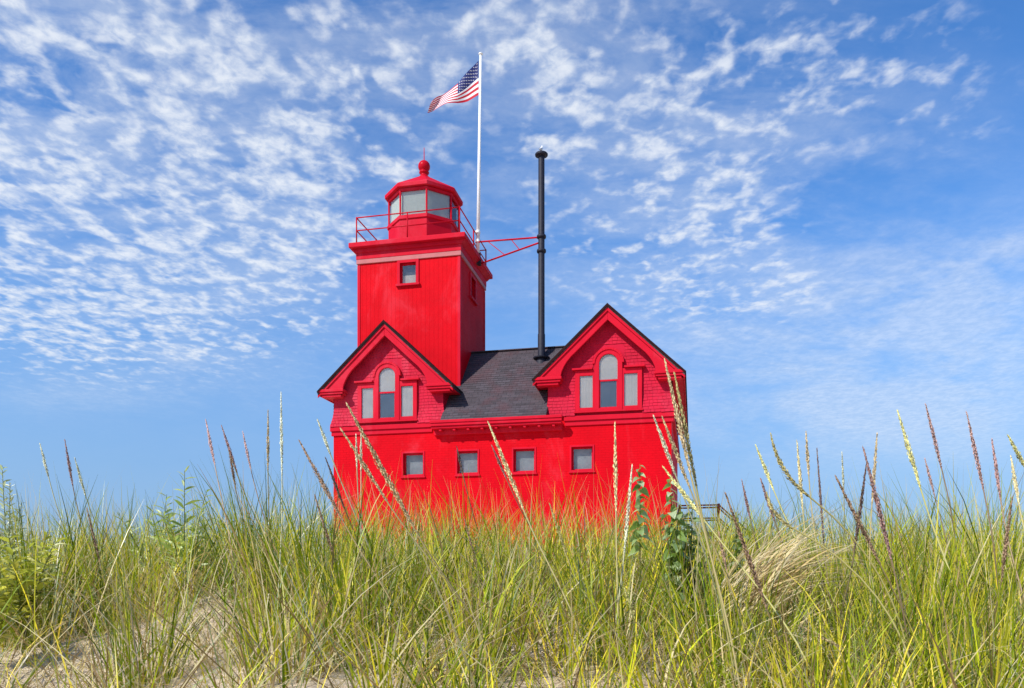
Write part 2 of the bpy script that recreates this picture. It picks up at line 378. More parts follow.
# gables
TH = math.atan2(11.52 - 9.17, 2.5); SL = math.tan(TH)
def gable(cu, blinds):
    hw = 2.07
    g = MB()                                                           # backing walls, front and back and the long sides
    flare = lambda z: .11 * max(0, (8.55 - z) / .65) ** 1.6
    g.prism([(cu - hw, 7.9), (cu + hw, 7.9), (cu + hw, 9.35), (cu, 9.35 + hw * SL), (cu - hw, 9.35)], FV, BV)
    gw = g.build('gable_wall', M['red_shingle'], LH)
    # wooden shingles, course by course
    s = MB(); step = .108; z = 7.905; cas = [(-1.13, 1.13, 8.02, 9.5), (-.52, .52, 8.02, 10.18)]
    row = 0
    while z < 11.2:
        top = z + step * 1.08
        lim = min(hw + flare(z), hw + flare(z), (9.35 + hw * SL - top) / SL) if top > 9.35 else hw + flare(z)
        u = -lim
        while u < lim - .02:
            wd = rnd.uniform(.10, .21); e = min(u + wd, lim)
            if lim - e < .05: e = lim
            zb = z + rnd.uniform(-.007, .007); segs = [(u, e)]
            for c0, c1, c2, c3 in cas:
                if zb < c3 and top > c2:
                    ns = []
                    for a, b_ in segs:
                        if b_ <= c0 or a >= c1: ns.append((a, b_))
                        else:
                            if a < c0: ns.append((a, c0))
                            if b_ > c1: ns.append((c1, b_))
                    segs = ns
            for a, b_ in segs:
                if b_ - a < .012: continue
                y0 = FV - flare(zb) - rnd.uniform(.014, .022); y1 = FV - flare(top) - .004; gp = .003
                s.add([(cu + a + gp, y0, zb), (cu + b_ - gp, y0, zb), (cu + b_ - gp, y1, top), (cu + a + gp, y1, top), (cu + a + gp, FV, zb), (cu + b_ - gp, FV, zb)],
                      [(0, 1, 2, 3), (4, 5, 1, 0), (0, 3, 4), (1, 5, 2)])
            u = e
        z += step; row += 1
    # shingled long sides that the eaves overhang
    for sgn in (-1, 1):
        z = 7.905
        while z < 9.3:
            v = FV
            while v < (BV if sgn * (cu - 1.5) > 0 else 1.0):
                wd = rnd.uniform(.14, .3); x = cu + sgn * hw; o0, o1 = sgn * (flare(z) + .03), sgn * (flare(z + step) + .004)
                s.add([(x + o0, v, z), (x + o0, v + wd - .006, z), (x + o1, v + wd - .006, z + step * 1.08), (x + o1, v, z + step * 1.08)], [(0, 1, 2, 3) if sgn > 0 else (3, 2, 1, 0)])
                v += wd
            z += step
    s.build('shingles', M['red_shingle'], gw)
    # roof slabs
    r = MB()
    for sgn in (-1, 1):
        a, b_ = cu, cu + sgn * 2.52
        t_ = .11
        poly = [(a, 11.52), (b_, 11.52 - 2.56 * SL), (b_, 11.52 - 2.56 * SL - t_), (a, 11.52 - t_)]
        if sgn > 0: poly = poly[::-1]
        r.prism(poly, FV - .40, BV + .4)
    rf = r.build('gable_roof', M['roof'], LH)
    # ridge and shingle courses on the slopes
    k = MB(); nst = 22
    for sgn in (-1, 1):
        for i in range(nst):
            a = 2.56 * i / nst; b_ = 2.56 * (i + 1) / nst
            za, zb = 11.52 - a * SL, 11.52 - b_ * SL
            k.add([(cu + sgn * a, FV - .41, za + .004), (cu + sgn * b_, FV - .41, zb + .022), (cu + sgn * b_, BV + .41, zb + .022), (cu + sgn * a, BV + .41, za + .004)], [(0, 1, 2, 3)])
            k.add([(cu + sgn * b_, FV - .41, zb + .022), (cu + sgn * b_, FV - .41, zb), (cu + sgn * b_, BV + .41, zb), (cu + sgn * b_, BV + .41, zb + .022)], [(0, 1, 2, 3)])
    k.build('roof_shingles', M['roof'], rf)
    b = MB()
    for sgn in (-1, 1):
        poly = [(cu + sgn * x, 11.52 - x * SL + dz_) for x, dz_ in ((0, .012), (2.53, .012), (2.53, -.085), (0, -.085))]
        b.prism(poly[::-1] if sgn > 0 else poly, FV - .435, FV - .412)
    b.build('roof_edge', M['roof_edge'], rf)
    # rake boards with curved feet, soffits and returns
    for sgn in (-1, 1):
        zt = lambda x: 11.52 - x * SL - .112
        th = .40
        out = [(0, zt(0)), (2.5, zt(2.5)), (2.5, 9.0), (1.58, 9.0)]
        cur = [(1.58, 9.24), (1.55, 9.36), (1.48, 9.52), (1.38, 9.68), (1.24, 9.85)]
        cur = [(x, min(z_, zt(x) - .12)) for x, z_ in cur]
        inn = [(1.05, zt(1.05) - th), (0, zt(0) - th)]
        poly = [(cu + sgn * x, z_) for x, z_ in out[:2] + [(2.5, 9.02), (1.58, 9.02)] + cur + inn]
        if sgn > 0: poly = poly[::-1]
        b = MB(); b.prism(poly, FV - .34, FV - .25)
        # crown moulding along the top edge
        cm = [(cu + sgn * x, z_) for x, z_ in ((0, zt(0)), (2.53, zt(2.53)), (2.53, zt(2.53) - .12), (0, zt(0) - .12))]
        if sgn > 0: cm = cm[::-1]
        b.prism(cm, FV - .385, FV - .343)
        rk = b.build('rake_board', M['red_trim'], LH, bevel=.008)
        b = MB()                                                       # soffit behind the board
        sp_ = [(cu + sgn * x, z_) for x, z_ in ((0, zt(0)), (2.5, zt(2.5)), (2.5, zt(2.5) - .05), (0, zt(0) - .05))]
        if sgn > 0: sp_ = sp_[::-1]
        b.prism(sp_, FV - .248, BV + .3)
        e0, e1 = sorted((cu + sgn * (hw + .035), cu + sgn * 2.48))
        b.box((e0, FV - .245, 9.02), (e1, BV + .3, 9.10))
        f0, f1 = sorted((cu + sgn * 2.482, cu + sgn * 2.52)); b.box((f0, FV - .245, 8.99), (f1, BV + .3, zt(2.52) - .003))
        b.build('soffit', M['red_trim'], rk)
        b = MB()
        for x0, x1, z0, z1, o_ in ((1.54, 2.50, 9.10, 9.20, .42), (1.58, 2.47, 9.02, 9.098, .38), (1.66, 2.41, 8.93, 9.018, .33)):
            c0, c1 = sorted((cu + sgn * x0, cu + sgn * x1)); b.box((c0, FV - o_, z0), (c1, FV + .0, z1))
        b.build('cornice_return', M['red_trim'], rk, bevel=.012)
    # three part arched window
    zc = 9.62; ro, ri = .47, .31
    def arch(rad, zb, n=16):
        return [(cu - rad, zb), (cu + rad, zb)] + [(cu + rad * math.cos(math.pi * i / n), zc + rad * math.sin(math.pi * i / n)) for i in range(n + 1)]
    b = MB(); n = 16
    oa, ia = arch(ro, 8.03), arch(ri, 8.12)
    ys = (FV - .12, FV - .02)
    # casing ring of the tall light
    ring_o, ring_i = oa[1:] + [oa[0]], ia[1:] + [ia[0]]
    for i in range(len(ring_o) - 1):
        o0, o1, i0, i1 = ring_o[i], ring_o[i + 1], ring_i[i], ring_i[i + 1]
        q = [o0, o1, i1, i0]
        b.add([(x, ys[0], z) for x, z in q] + [(x, ys[1] if e < 2 else FV + .0, z) for e, (x, z) in enumerate(q)],
              [(3, 2, 1, 0), (0, 1, 5, 4), (2, 3, 7, 6)])
    b.box((cu - ro + .003, FV - .117, 8.032), (cu + ro - .003, FV, 8.118))
    # outer lip over the arch
    for i in range(n):
        a0, a1 = math.pi * i / n, math.pi * (i + 1) / n
        q = [(cu + r_ * math.cos(a), zc + r_ * math.sin(a)) for r_, a in ((ro - .02, a0), (ro + .06, a0), (ro + .06, a1), (ro - .02, a1))]
        b.add([(x, FV - .15, z) for x, z in q] + [(x, FV - .02, z) for x, z in q], [(0, 1, 2, 3), (1, 5, 6, 2), (0, 4, 5, 1), (3, 2, 6, 7), (4, 0, 3, 7)])
    for sgn in (-1, 1):
        x0, x1 = ro + .002, 1.12; g0, g1 = .53, .97; z0, z1, y0 = 8.04, 9.42, FV - .10
        for a0, a1, c0, c1 in ((x0, g0, z0, z1), (g1, x1, z0, z1), (g0, g1, z0, 8.16), (g0, g1, 9.24, z1)):
            p0, p1 = sorted((cu + sgn * a0, cu + sgn * a1)); b.box((p0, y0, c0), (p1, FV, c1))
        p0, p1 = sorted((cu + sgn * (ro + .062), cu + sgn * 1.22)); b.box((p0, FV - .19, 9.43), (p1, FV, 9.49))
    b.box((cu - 1.16, FV - .16, 7.985), (cu + 1.16, FV - .0, 8.028))
    wf = b.build('arched_window', M['red_trim'], LH, bevel=.006)
    b = MB(); b.box((cu - ri, FV - .085, 9.02), (cu + ri, FV - .03, 9.075))
    for sx in (-1, 1):
        p0, p1 = sorted((cu + sx * (ri - .035), cu + sx * ri)); b.box((p0, FV - .075, 8.12), (p1, FV - .03, 9.018))
    b.box((cu - ri + .036, FV - .075, 8.12), (cu + ri - .036, FV - .03, 8.155)); b.build('sash', M['red_trim'], wf)
    gl = MB(); gl.prism([(x, z) for x, z in arch(ri + .01, 8.1)], FV - .055, FV - .051); gl.build('pane', M['glass'], wf)
    for sgn in (-1, 1):
        p0, p1 = sorted((cu + sgn * .52, cu + sgn * .98)); gl = MB(); gl.box((p0, FV - .055, 8.15), (p1, FV - .051, 9.25)); gl.build('pane', M['glass'], wf)
        gl = MB(); nf = 9
        for i in range(nf):                                            # gathered curtain
            a0 = p0 + (p1 - p0) * i / nf; a1 = p0 + (p1 - p0) * (i + 1) / nf; am = (a0 + a1) / 2
            gl.add([(a0, FV - .036, 8.15), (am, FV - .046, 8.15), (a1, FV - .036, 8.15), (a0, FV - .036, 9.25), (am, FV - .046, 9.25), (a1, FV - .036, 9.25)], [(0, 1, 4, 3), (1, 2, 5, 4)])
        gl.build('curtain', M['blind'], wf)
    gl = MB(); gl.box((cu - ri, FV - .048, 8.1), (cu + ri, FV - .044, 9.05)); gl.build('room_dark_panel', M['room_dark'], wf)  # thin dark panel behind the lower glass, painted as the room's shade
    gl = MB(); gl.prism([(x, max(z, 9.052)) for x, z in arch(ri, 9.052)], FV - .048, FV - .044); gl.build('blind', M['blind'], wf)
gable(-2.36, 0); gable(5.52, 1)
# main roof between the gables
mr = MB(); rs = (11.08 - 7.9) / (1.6 + 1.5)
def rz(v): return 11.08 + (v - 1.6) * rs
mr.prism_x([(-1.52, rz(-1.52) - .09), (-1.52, rz(-1.52)), (-1.04, rz(-1.04)), (-1.04, rz(-1.04) - .09)][::-1], -.29, 3.45)
mr.prism_x([(-1.04, rz(-1.04) - .09), (-1.04, rz(-1.04)), (1.6, 11.08), (6.2, 11.08), (8.8, 8.41), (8.8, 8.3), (6.2, 10.96), (1.6, 10.96)][::-1], -1.9, 5.1)
mrf = mr.build('roof', M['roof'], LH)
k = MB(); nst = 30
for i in range(nst):
    v0 = -1.54 + (1.62 + 1.52) * i / nst; v1 = -1.54 + (1.62 + 1.52) * (i + 1) / nst
    if v1 < -.98: a0, a1 = -.28, 3.44
    else: a0, a1 = -1.85, 5.05
    u = a0
    while u < a1:
        e = min(u + rnd.uniform(.22, .4), a1); j = rnd.uniform(0, .012)
        k.add([(u + .002, v0, rz(v0) + .02 + j), (e - .002, v0, rz(v0) + .02 + j), (e - .002, v1, rz(v1) + .004), (u + .002, v1, rz(v1) + .004), (u + .002, v0, rz(v0) - .0), (e - .002, v0, rz(v0) - .0)], [(0, 1, 2, 3), (4, 5, 1, 0)])
        u = e
k.box((-1.85, 1.5, 11.085), (5.05, 1.7, 11.115))
k.build('roof_shingles', M['roof'], mrf)
ev = MB()
ev.box((-.65, -1.56, 7.80), (4.0, -1.42, 7.90)); ev.box((-.64, -1.53, 7.70), (3.99, -1.42, 7.798)); ev.box((-.62, -1.48, 7.62), (3.97, FV + .02, 7.698))
ev.box((-.6, FV - .12, 7.44), (3.95, FV + .01, 7.618))
evo = ev.build('eave_cornice', M['red_trim'], LH, bevel=.014)
for i in range(9):
    b = MB(); u = -.35 + i * .5; b.box((u, FV - .34, 7.54), (u + .09, FV - .122, 7.617))
    b.build('bracket', M['red_trim'], evo, bevel=.008)
# tower
tw = MB(); TWIN = (-2.3, -1.68, 13.34, 14.1); SWIN = (1.42, 2.08, 13.2, 14.0)
panel(tw, -3.97, 0, 6.5, 14.7, [TWIN], .16, lambda u, d, z: (u, d, z))
panel(tw, 0, 3.62, 6.5, 14.7, [SWIN], .16, lambda u, d, z: (-d, u, z))
tw.add([(-3.97, 3.62, 6.5), (-3.97, 0, 6.5), (-3.97, 0, 14.7), (-3.97, 3.62, 14.7)], [(0, 1, 2, 3)]); tw.add([(0, 3.62, 6.5), (-3.97, 3.62, 6.5), (-3.97, 3.62, 14.7), (0, 3.62, 14.7)], [(0, 1, 2, 3)])
tw.build('tower_wall', M['red_tower'], LH)
b = MB()
for u, v in ((-3.97, 0), (0, 0), (0, 3.62), (-3.97, 3.62)):
    b.box((u - .022 if u else u - .09, v - .022 if v == 0 else v - .09, 6.5), (u + .09 if u else u + .022, v + .09 if v == 0 else v + .022, 14.16))
b.build('corner_board', M['red_trim'], LH, bevel=.01)
b = MB()
b.box((-4.02, -.05, 14.2), (.05, .03, 14.36)); b.box((-.03, .032, 14.2), (.05, 3.67, 14.36)); b.box((-4.02, .032, 14.2), (-3.94, 3.67, 14.36)); b.box((-3.938, 3.59, 14.2), (-.032, 3.67, 14.36))
b.build('frieze_band', M['red_dull'], LH, bevel=.01)
b = MB()
b.box((-4.03, -.06, 14.363), (.06, 3.68, 14.62))
b.prism([(-4.05, 14.60), (.08, 14.60), (.24, 14.74), (-4.20, 14.74)], -.12, 3.74)
b.build('cornice', M['red_trim'], LH, bevel=.012)
b = MB(); b.box((-4.23, -.30, 14.742), (.27, 3.9, 14.92)); dk = b.build('gallery_deck', M['red_trim'], LH, bevel=.02)
def plainwin(h, fn, name='window'):
    b = MB()
    def bx(a0, a1, d0, d1, z0, z1):
        p, q = fn(a0, d0, z0), fn(a1, d1, z1); b.box(p, q)
    g = .11
    for a0, a1, z0, z1 in ((h[0] - g, h[0], h[2] - .02, h[3] + g), (h[1], h[1] + g, h[2] - .02, h[3] + g), (h[0], h[1], h[3], h[3] + g)): bx(a0, a1, -.045, .03, z0, z1)
    bx(h[0] - .15, h[1] + .15, -.1, .03, h[2] - .1, h[2] - .022)
    for a0, a1, z0, z1 in ((h[0], h[0] + .05, h[2], h[3]), (h[1] - .05, h[1], h[2], h[3]), (h[0] + .05, h[1] - .05, h[3] - .05, h[3]), (h[0] + .05, h[1] - .05, h[2] - .02, h[2] + .05)): bx(a0, a1, .09, .14, z0, z1)
    wf = b.build(name, M['red_trim'], LH, bevel=.006)
    b = MB(); bx(h[0] + .04, h[1] - .04, .112, .116, h[2] + .04, h[3] - .04); b.build('pane', M['glass'], wf)
    b = MB(); bx(h[0] + .01, h[1] - .01, .17, .18, h[2] + .01, h[2] + .36); b.build('curtain', M['blind'], wf)
    b = MB(); bx(h[0] + .01, h[1] - .01, .2, .21, h[2] + .01, h[3] - .01); b.build('room_dark_panel', M['room_dark'], wf)  # flat panel painted dark for the unlit space behind the window
plainwin(TWIN, lambda u, d, z: (u, d, z)); plainwin(SWIN, lambda u, d, z: (-d, u, z))
# gallery railing
b = MB(); r0, r1, v0, v1, zd = -3.98, .02, -.12, 3.74, 14.92
cor = [(r0, v0), (r1, v0), (r1, v1), (r0, v1)]
ra = None
for hgt in (.98, .50):
    for i in range(4):
        a, c = cor[i], cor[(i + 1) % 4]; b.tube([(a[0], a[1], zd + hgt), (c[0], c[1], zd + hgt)], .023, 8)
ra = b.build('gallery_railing', M['red_metal'], LH, smooth=True)
for i in range(4):
    a, c = cor[i], cor[(i + 1) % 4]
    for f_ in (0, .5):
        x, y = a[0] + (c[0] - a[0]) * f_, a[1] + (c[1] - a[1]) * f_
        p = MB(); p.tube([(x, y, zd - .01), (x, y, zd + 1.0)], .027, 8); p.lathe([(.06, zd), (.06, zd + .02), (.03, zd + .05)], (x, y), 10); p.build('post', M['red_metal'], ra, smooth=True)
# lantern room
LC = (-1.98, 1.81)
def octo(r, z, k=0): return [(LC[0] + r * math.cos(R(22.5 + 45 * i)), LC[1] + r * math.sin(R(22.5 + 45 * i)), z) for i in range(8)]
def octring(mb, rings):
    vs = []
    for r, z in rings: vs += octo(r, z)
    k = len(rings)
    mb.add(vs, [(i * 8 + j, i * 8 + (j + 1) % 8, (i + 1) * 8 + (j + 1) % 8, (i + 1) * 8 + j) for i in range(k - 1) for j in range(8)] + [tuple(range(7, -1, -1)), tuple((k - 1) * 8 + j for j in range(8))])
RG = 1.36
b = MB(); octring(b, [(RG + .02, 14.9), (RG + .02, 15.98), (RG + .07, 15.99), (RG + .07, 16.12), (RG - .06, 16.14)])
for p in octo(RG, 0): b.tube([(p[0], p[1], 16.1), (p[0], p[1], 17.14)], .035, 6)
octring(b, [(RG + .03, 17.05), (RG + .04, 17.14), (RG - .05, 17.16)])
lr = b.build('lantern_room', M['red_trim'], LH)
o = octo(RG - .02, 0)
for i in range(8):
    a, c = o[i], o[(i + 1) % 8]; p = MB(); p.add([(a[0], a[1], 16.12), (c[0], c[1], 16.12), (c[0], c[1], 17.07), (a[0], a[1], 17.07)], [(0, 1, 2, 3)]); p.build('pane', M['lantern_glass'], lr)
b = MB(); b.lathe([(.45, 16.1), (.45, 16.25), (.3, 16.3), (.38, 16.5), (.42, 16.7), (.38, 16.9), (.2, 17.02)], LC, 24); b.build('lamp', simple('lens_drum', (.42, .46, .45), .25, var=.1), lr, smooth=True)
b = MB(); o2 = octo(RG - .09, 0)
for i in (0, 1, 2, 3):                                                 # drawn pale shades on the far side
    a, c = o2[i], o2[(i + 1) % 8]; b.add([(a[0], a[1], 16.14), (c[0], c[1], 16.14), (c[0], c[1], 17.06), (a[0], a[1], 17.06)], [(0, 1, 2, 3)])
for i in (4, 5, 6):
    a, c = o2[i], o2[(i + 1) % 8]; b.add([(a[0], a[1], 16.14), (c[0], c[1], 16.14), (c[0], c[1], 17.06), (a[0], a[1], 17.06)], [(0, 1, 2, 3)])
b.build('lantern_shade', simple('grey_shade', (.52, .53, .49), .8, var=.05), lr)
b = MB(); octring(b, [(RG - .04, 17.162), (RG + .16, 17.17), (RG + .17, 17.30), (RG + .12, 17.34), (.85, 17.72), (.3, 18.06), (.22, 18.12)])
lrf = b.build('lantern_roof', M['red_trim'], LH, bevel=.01)
b = MB(); b.lathe([(.24, 18.05), (.25, 18.10), (.20, 18.14), (.15, 18.2), (.14, 18.26), (.19, 18.29), (.20, 18.33), (.16, 18.36)] +
                 [(.235 * math.sin(math.pi * a / 14), 18.56 - .235 * math.cos(math.pi * a / 14)) for a in range(3, 14)] + [(.018, 18.8), (.012, 19.3)], LC, 24)
b.build('finial', M['red_metal'], lrf, smooth=True)
# black smoke stack on the roof
PC = (2.82, 1.07); zr = rz(1.07)
b = MB(); b.lathe([(.135, zr - .3), (.135, zr + .9), (.12, zr + .95), (.115, 18.0), (.115, 18.06)], PC, 24); st = b.build('smokestack', M['black'], LH, smooth=True)
md = st.modifiers.new('edge', 'EDGE_SPLIT'); md.split_angle = R(40)
for prof in ([(.17, 18.02), (.235, 18.06), (.24, 18.11), (.215, 18.14), (.1, 18.15)],):
    b = MB(); b.lathe(prof, PC, 24); b.build('cap', M['black'], st)
for z in (15.06, 14.53):
    b = MB(); b.lathe([(.12, z - .06), (.165, z - .05), (.175, z), (.165, z + .05), (.12, z + .06)], PC, 24); b.build('collar', M['black'], st, smooth=True)
b = MB(); b.lathe([(.14, zr + .0), (.30, zr + .02), (.31, zr + .06), (.14, zr + .1)], PC, 24); b.lathe([(.26, zr - .45), (.21, zr - .1), (.18, zr + .0)], PC, 24); b.build('flashing', M['black'], st)
# red brace from the gallery to the stack
def lerp(a, b, f): return tuple(a[i] + (b[i] - a[i]) * f for i in range(3))
A, B, C_, D = (.05, 2.0, 15.5), (PC[0] - .12, PC[1], 15.05), (.3, 2.0, 14.66), (PC[0] - .12, PC[1], 14.84)
b = MB(); b.tube([A, B], .032, 6); b.tube([C_, D], .032, 6); b.tube([(.02, 2.0, 14.64), C_], .032, 6)
for f_, g_ in ((.2, .42), (.58, .68)): b.tube([lerp(A, B, f_), lerp(C_, D, g_)], .016, 6)
b.build('stack_brace', M['red_metal'], LH)
# ------------------------------------------------------------------ flag pole, flag, gull
cth, sth = math.cos(R(-12.5)), math.sin(R(-12.5))
def world(u, v, z): return Vector((-1.896 + u * cth - v * sth, 30 + u * sth + v * cth, z))
pb = world(.14, 2.0, 14.92); pt = pb + Vector((.11, .05, 7.87))
FP = root('flagpole', pb, 'tall white flagpole bolted to the gallery edge of the red tower', 'flagpole')
b = MB(); b.tube([(0, 0, -.05), tuple((pt - pb) * .5), tuple(pt - pb)], [.072, .062, .048], 14); b.build('pole', M['white'], FP, smooth=True)
b = MB(); e = pt - pb; b.lathe([(.055, e.z), (.085, e.z + .02), (.085, e.z + .05), (.03, e.z + .07)], (e.x, e.y), 14); b.build('truck', M['white'], FP)
b = MB(); b.box((-.13, -.13, -.3), (.13, .13, -.06)); b.lathe([(.11, -.06), (.12, .1), (.09, .14)], (0, 0), 12); b.build('socket', M['black'], FP)
for z in (.55, .9):
    b = MB(); b.lathe([(.08, z), (.10, z + .02), (.10, z + .1), (.08, z + .12)], (0, 0), 12); b.build('clamp', M['white'], FP)
def flag():
    sc = 31.95 / F
    T = [(0, 60.5), (10, 71), (20.7, 82.5), (32, 88.5), (41, 94), (47, 101)]; Bt = [(0, 95), (11, 100.5), (21, 103.5), (32, 105), (43, 108), (51.5, 111)]
    hb = pt + (pb - pt) * ((92.8 - 52) * sc / 7.87)
    ft = np.linspace(0, 1, 6)
    def P(f, g):                                                       # f along the fly, g up the hoist
        tx, ty = np.interp(f, ft, [p[0] for p in T]), np.interp(f, ft, [p[1] for p in T])
        bx_, by = np.interp(f, ft, [p[0] for p in Bt]), np.interp(f, ft, [p[1] for p in Bt])
        gg = g + .05 * math.sin(f * 9 + g * 2) * math.sin(g * math.pi)
        x, y = bx_ + (tx - bx_) * gg, by + (ty - by) * gg
        dep = .16 * f ** .6 * math.sin(f * 8.5 + g * 2.6) + .2 * f * g
        return Vector((-.06 - x * sc, dep, (95.5 - y) * sc))
    b = MB(); nf, sub = 40, 2; ns = 13 * sub
    vs = [P(i / nf, j / ns) for i in range(nf + 1) for j in range(ns + 1)]
    fs = []; mi = []
    for i in range(nf):
        for j in range(ns):
            fs.append((i * (ns + 1) + j, (i + 1) * (ns + 1) + j, (i + 1) * (ns + 1) + j + 1, i * (ns + 1) + j + 1))
            s_ = j // sub
            mi.append(2 if (i < 16 and s_ >= 6) else (0 if s_ % 2 == 0 else 1))
    o_ = len(b.v); b.v += [tuple(p) for p in vs]; b.f += fs; b.mi += mi
    for r_ in range(9):                                                # fifty stars
        cnt = 6 if r_ % 2 == 0 else 5
        for c in range(cnt):
            fx = .4 * ((c * 2 + 1 + (0 if cnt == 6 else 1)) / 12); gy = 6 / 13 + 7 / 13 * ((r_ + 1) / 10)
            for side in (-1, 1):
                pts = []
                for a in range(10):
                    rr = .0125 if a % 2 == 0 else .0055
                    ang = math.pi / 2 + a * math.pi / 5
                    q = P(fx + rr * math.cos(ang), gy + rr * 1.9 * math.sin(ang)); pts.append(q + Vector((0, side * .006, 0)))
                b.add(pts, [tuple(range(10))] if side < 0 else [tuple(range(9, -1, -1))], 1)
    fo = b.build('flag', [M['flag_red'], M['flag_white'], M['flag_blue']], smooth=True); fo.location = hb
    tag(fo, 'star spangled flag of red and white stripes blowing left from the white pole', 'flag')
flag()
def gull():
    base = world(PC[0], PC[1], 18.152)
    g = MB()
    prof = [(-.20, .145, .012, .008), (-.15, .15, .03, .02), (-.08, .16, .06, .055), (0, .18, .075, .075), (.07, .205, .07, .07), (.11, .24, .045, .05), (.125, .28, .036, .036), (.145, .31, .042, .042), (.17, .32, .036, .036), (.19, .315, .018, .018)]
    n = 12; vs = []
    for x, z, a, c in prof: vs += [(x, a * math.cos(2 * math.pi * j / n), z + c * math.sin(2 * math.pi * j / n)) for j in range(n)]
    k = len(prof); g.add(vs, [(i * n + j, i * n + (j + 1) % n, (i + 1) * n + (j + 1) % n, (i + 1) * n + j) for i in range(k - 1) for j in range(n)] + [tuple(range(n)), tuple((k - 1) * n + j for j in range(n))])
    for s_ in (-1, 1): g.tube([(0.01, .03 * s_, .0), (.01, .03 * s_, .06), (0, .03 * s_, .13)], [.007, .006, .012], 6, 1); g.add([(.0, .02 * s_, .004), (.06, .0 * s_, .004), (.06, .05 * s_, .004), (.0, .04 * s_, .004)], [(0, 1, 2, 3)], 1)
    go = g.build('seagull', [M['gull'], M['beak']], smooth=True)
    go.location = base; go.rotation_euler = (0, R(-14), R(62)); go.scale = (.72, .72, .8)
    tag(go, 'small white seagull perched on top of the black smokestack', 'seagull')
    b = MB(); b.lathe([(.013, 0), (.010, .03), (.003, .055)], (0, 0), 8); bk = b.build('beak', M['beak'], go); bk.location = (.185, 0, .317); bk.rotation_euler = (0, R(98), 0)
    for s_ in (-1, 1):
        b = MB(); b.add([(.08, .068 * s_, .22), (.06, .078 * s_, .17), (-.05, .074 * s_, .16), (-.26, .02 * s_, .155), (-.12, .045 * s_, .2), (0, .058 * s_, .235)], [(0, 1, 2, 3, 4, 5) if s_ > 0 else (5, 4, 3, 2, 1, 0)]); b.build('wing', M['gull_grey'], go)
gull()
# ------------------------------------------------------------------ outside stair
ST = root('outdoor_staircase', world(7.7, 4, 0), 'rust red outdoor staircase with railed landing at the right side of the lighthouse', 'staircase', rz=R(-12.5))
b = MB(); b.box((-.0, -.55, 4.1), (1.6, .55, 4.22)); b.build('landing', M['rust'], ST)
for x in (.08, 1.55):
    for y in (-.5, .5):
        b = MB(); b.box((x - .045, y - .045, -.1), (x + .045, y + .045, 5.30)); b.build('post', M['rust'], ST, bevel=.008)
b = MB()
for y in (-.5, .5):
    for z in (5.25, 4.75): b.tube([(.08, y, z), (1.55, y, z)], .03, 8)
    for z in (5.25, 4.75, 4.2): b.tube([(1.55, y, z), (5.6, y, z - 4.05 * .95)], .03, 8)
b.build('handrail', M['rust'], ST)
b = MB()
for i in range(15): b.box((1.62 + i * .28, -.48, 4.05 - i * .28 * .95), (1.62 + i * .28 + .27, .48, 4.09 - i * .28 * .95))
b.build('steps', M['rust'], ST)
for x in (3.3, 4.8):
    for y in (-.5, .5):
        b = MB(); b.box((x - .05, y - .05, -.1), (x + .05, y + .05, 5.27 - (x - 1.55) * .95)); b.build('post', M['rust'], ST)
# ------------------------------------------------------------------ dune grass
GREEN = [(.44, .445, .025), (.34, .41, .015), (.52, .49, .035), (.18, .24, .010), (.11, .165, .008), (.14, .20, .010), (.58, .50, .06)]
STRAW = [(.62, .50, .22), (.50, .36, .14), (.70, .60, .32), (.34, .23, .10)]
def blades(name, base, az_, lean, bend, length, width, tone, seg=5):
    n = len(base)
    tt = np.linspace(0, 1, seg + 1)
    ang = lean[:, None] + bend[:, None] * tt[None, :] ** 1.6
    ds = length[:, None] / seg
    hx = np.concatenate([np.zeros((n, 1)), np.cumsum(np.sin((ang[:, 1:] + ang[:, :-1]) / 2) * ds, 1)], 1)
    hz = np.concatenate([np.zeros((n, 1)), np.cumsum(np.cos((ang[:, 1:] + ang[:, :-1]) / 2) * ds, 1)], 1)
    cx, sx = np.cos(az_), np.sin(az_)
    side = rng.normal(0, .05, n)[:, None] * length[:, None] * tt ** 2
    Cn = np.stack([base[:, 0, None] + hx * cx[:, None] - side * sx[:, None], base[:, 1, None] + hx * sx[:, None] + side * cx[:, None], base[:, 2, None] + hz], -1)
    tw = az_ + math.pi / 2 + rng.normal(0, .9, n)
    wd = width[:, None] * np.clip(1 - tt ** 3, .08, 1) * .5
    twt = tw[:, None] + rng.normal(0, .5, n)[:, None] * tt
    off = np.stack([np.cos(twt) * wd, np.sin(twt) * wd, wd * .25], -1)
    V = np.stack([Cn - off, Cn + off], 2).reshape(-1, 3)               # n, seg+1, 2
    m = (seg + 1) * 2
    k = np.arange(seg) * 2
    fq = np.stack([k, k + 1, k + 3, k + 2], -1)
    Fq = (np.arange(n)[:, None, None] * m + fq[None]).reshape(-1)
    me = bpy.data.meshes.new(name); me.vertices.add(len(V)); me.vertices.foreach_set('co', V.astype(np.float32).ravel())
    nfc = n * seg
    me.loops.add(nfc * 4); me.loops.foreach_set('vertex_index', Fq.astype(np.int32))
    me.polygons.add(nfc); me.polygons.foreach_set('loop_start', (np.arange(nfc) * 4).astype(np.int32)); me.polygons.foreach_set('loop_total', np.full(nfc, 4, np.int32))
    me.polygons.foreach_set('use_smooth', np.ones(nfc, bool))
    me.update(calc_edges=True)
    a = me.color_attributes.new('tone', 'FLOAT_COLOR', 'POINT')
    tc_ = np.concatenate([np.repeat(tone, m, 0), np.ones((n * m, 1))], 1)
    a.data.foreach_set('color', tc_.astype(np.float32).ravel())
    me.materials.append(M['grass'])
    o = bpy.data.objects.new(name, me); COL.objects.link(o); return o
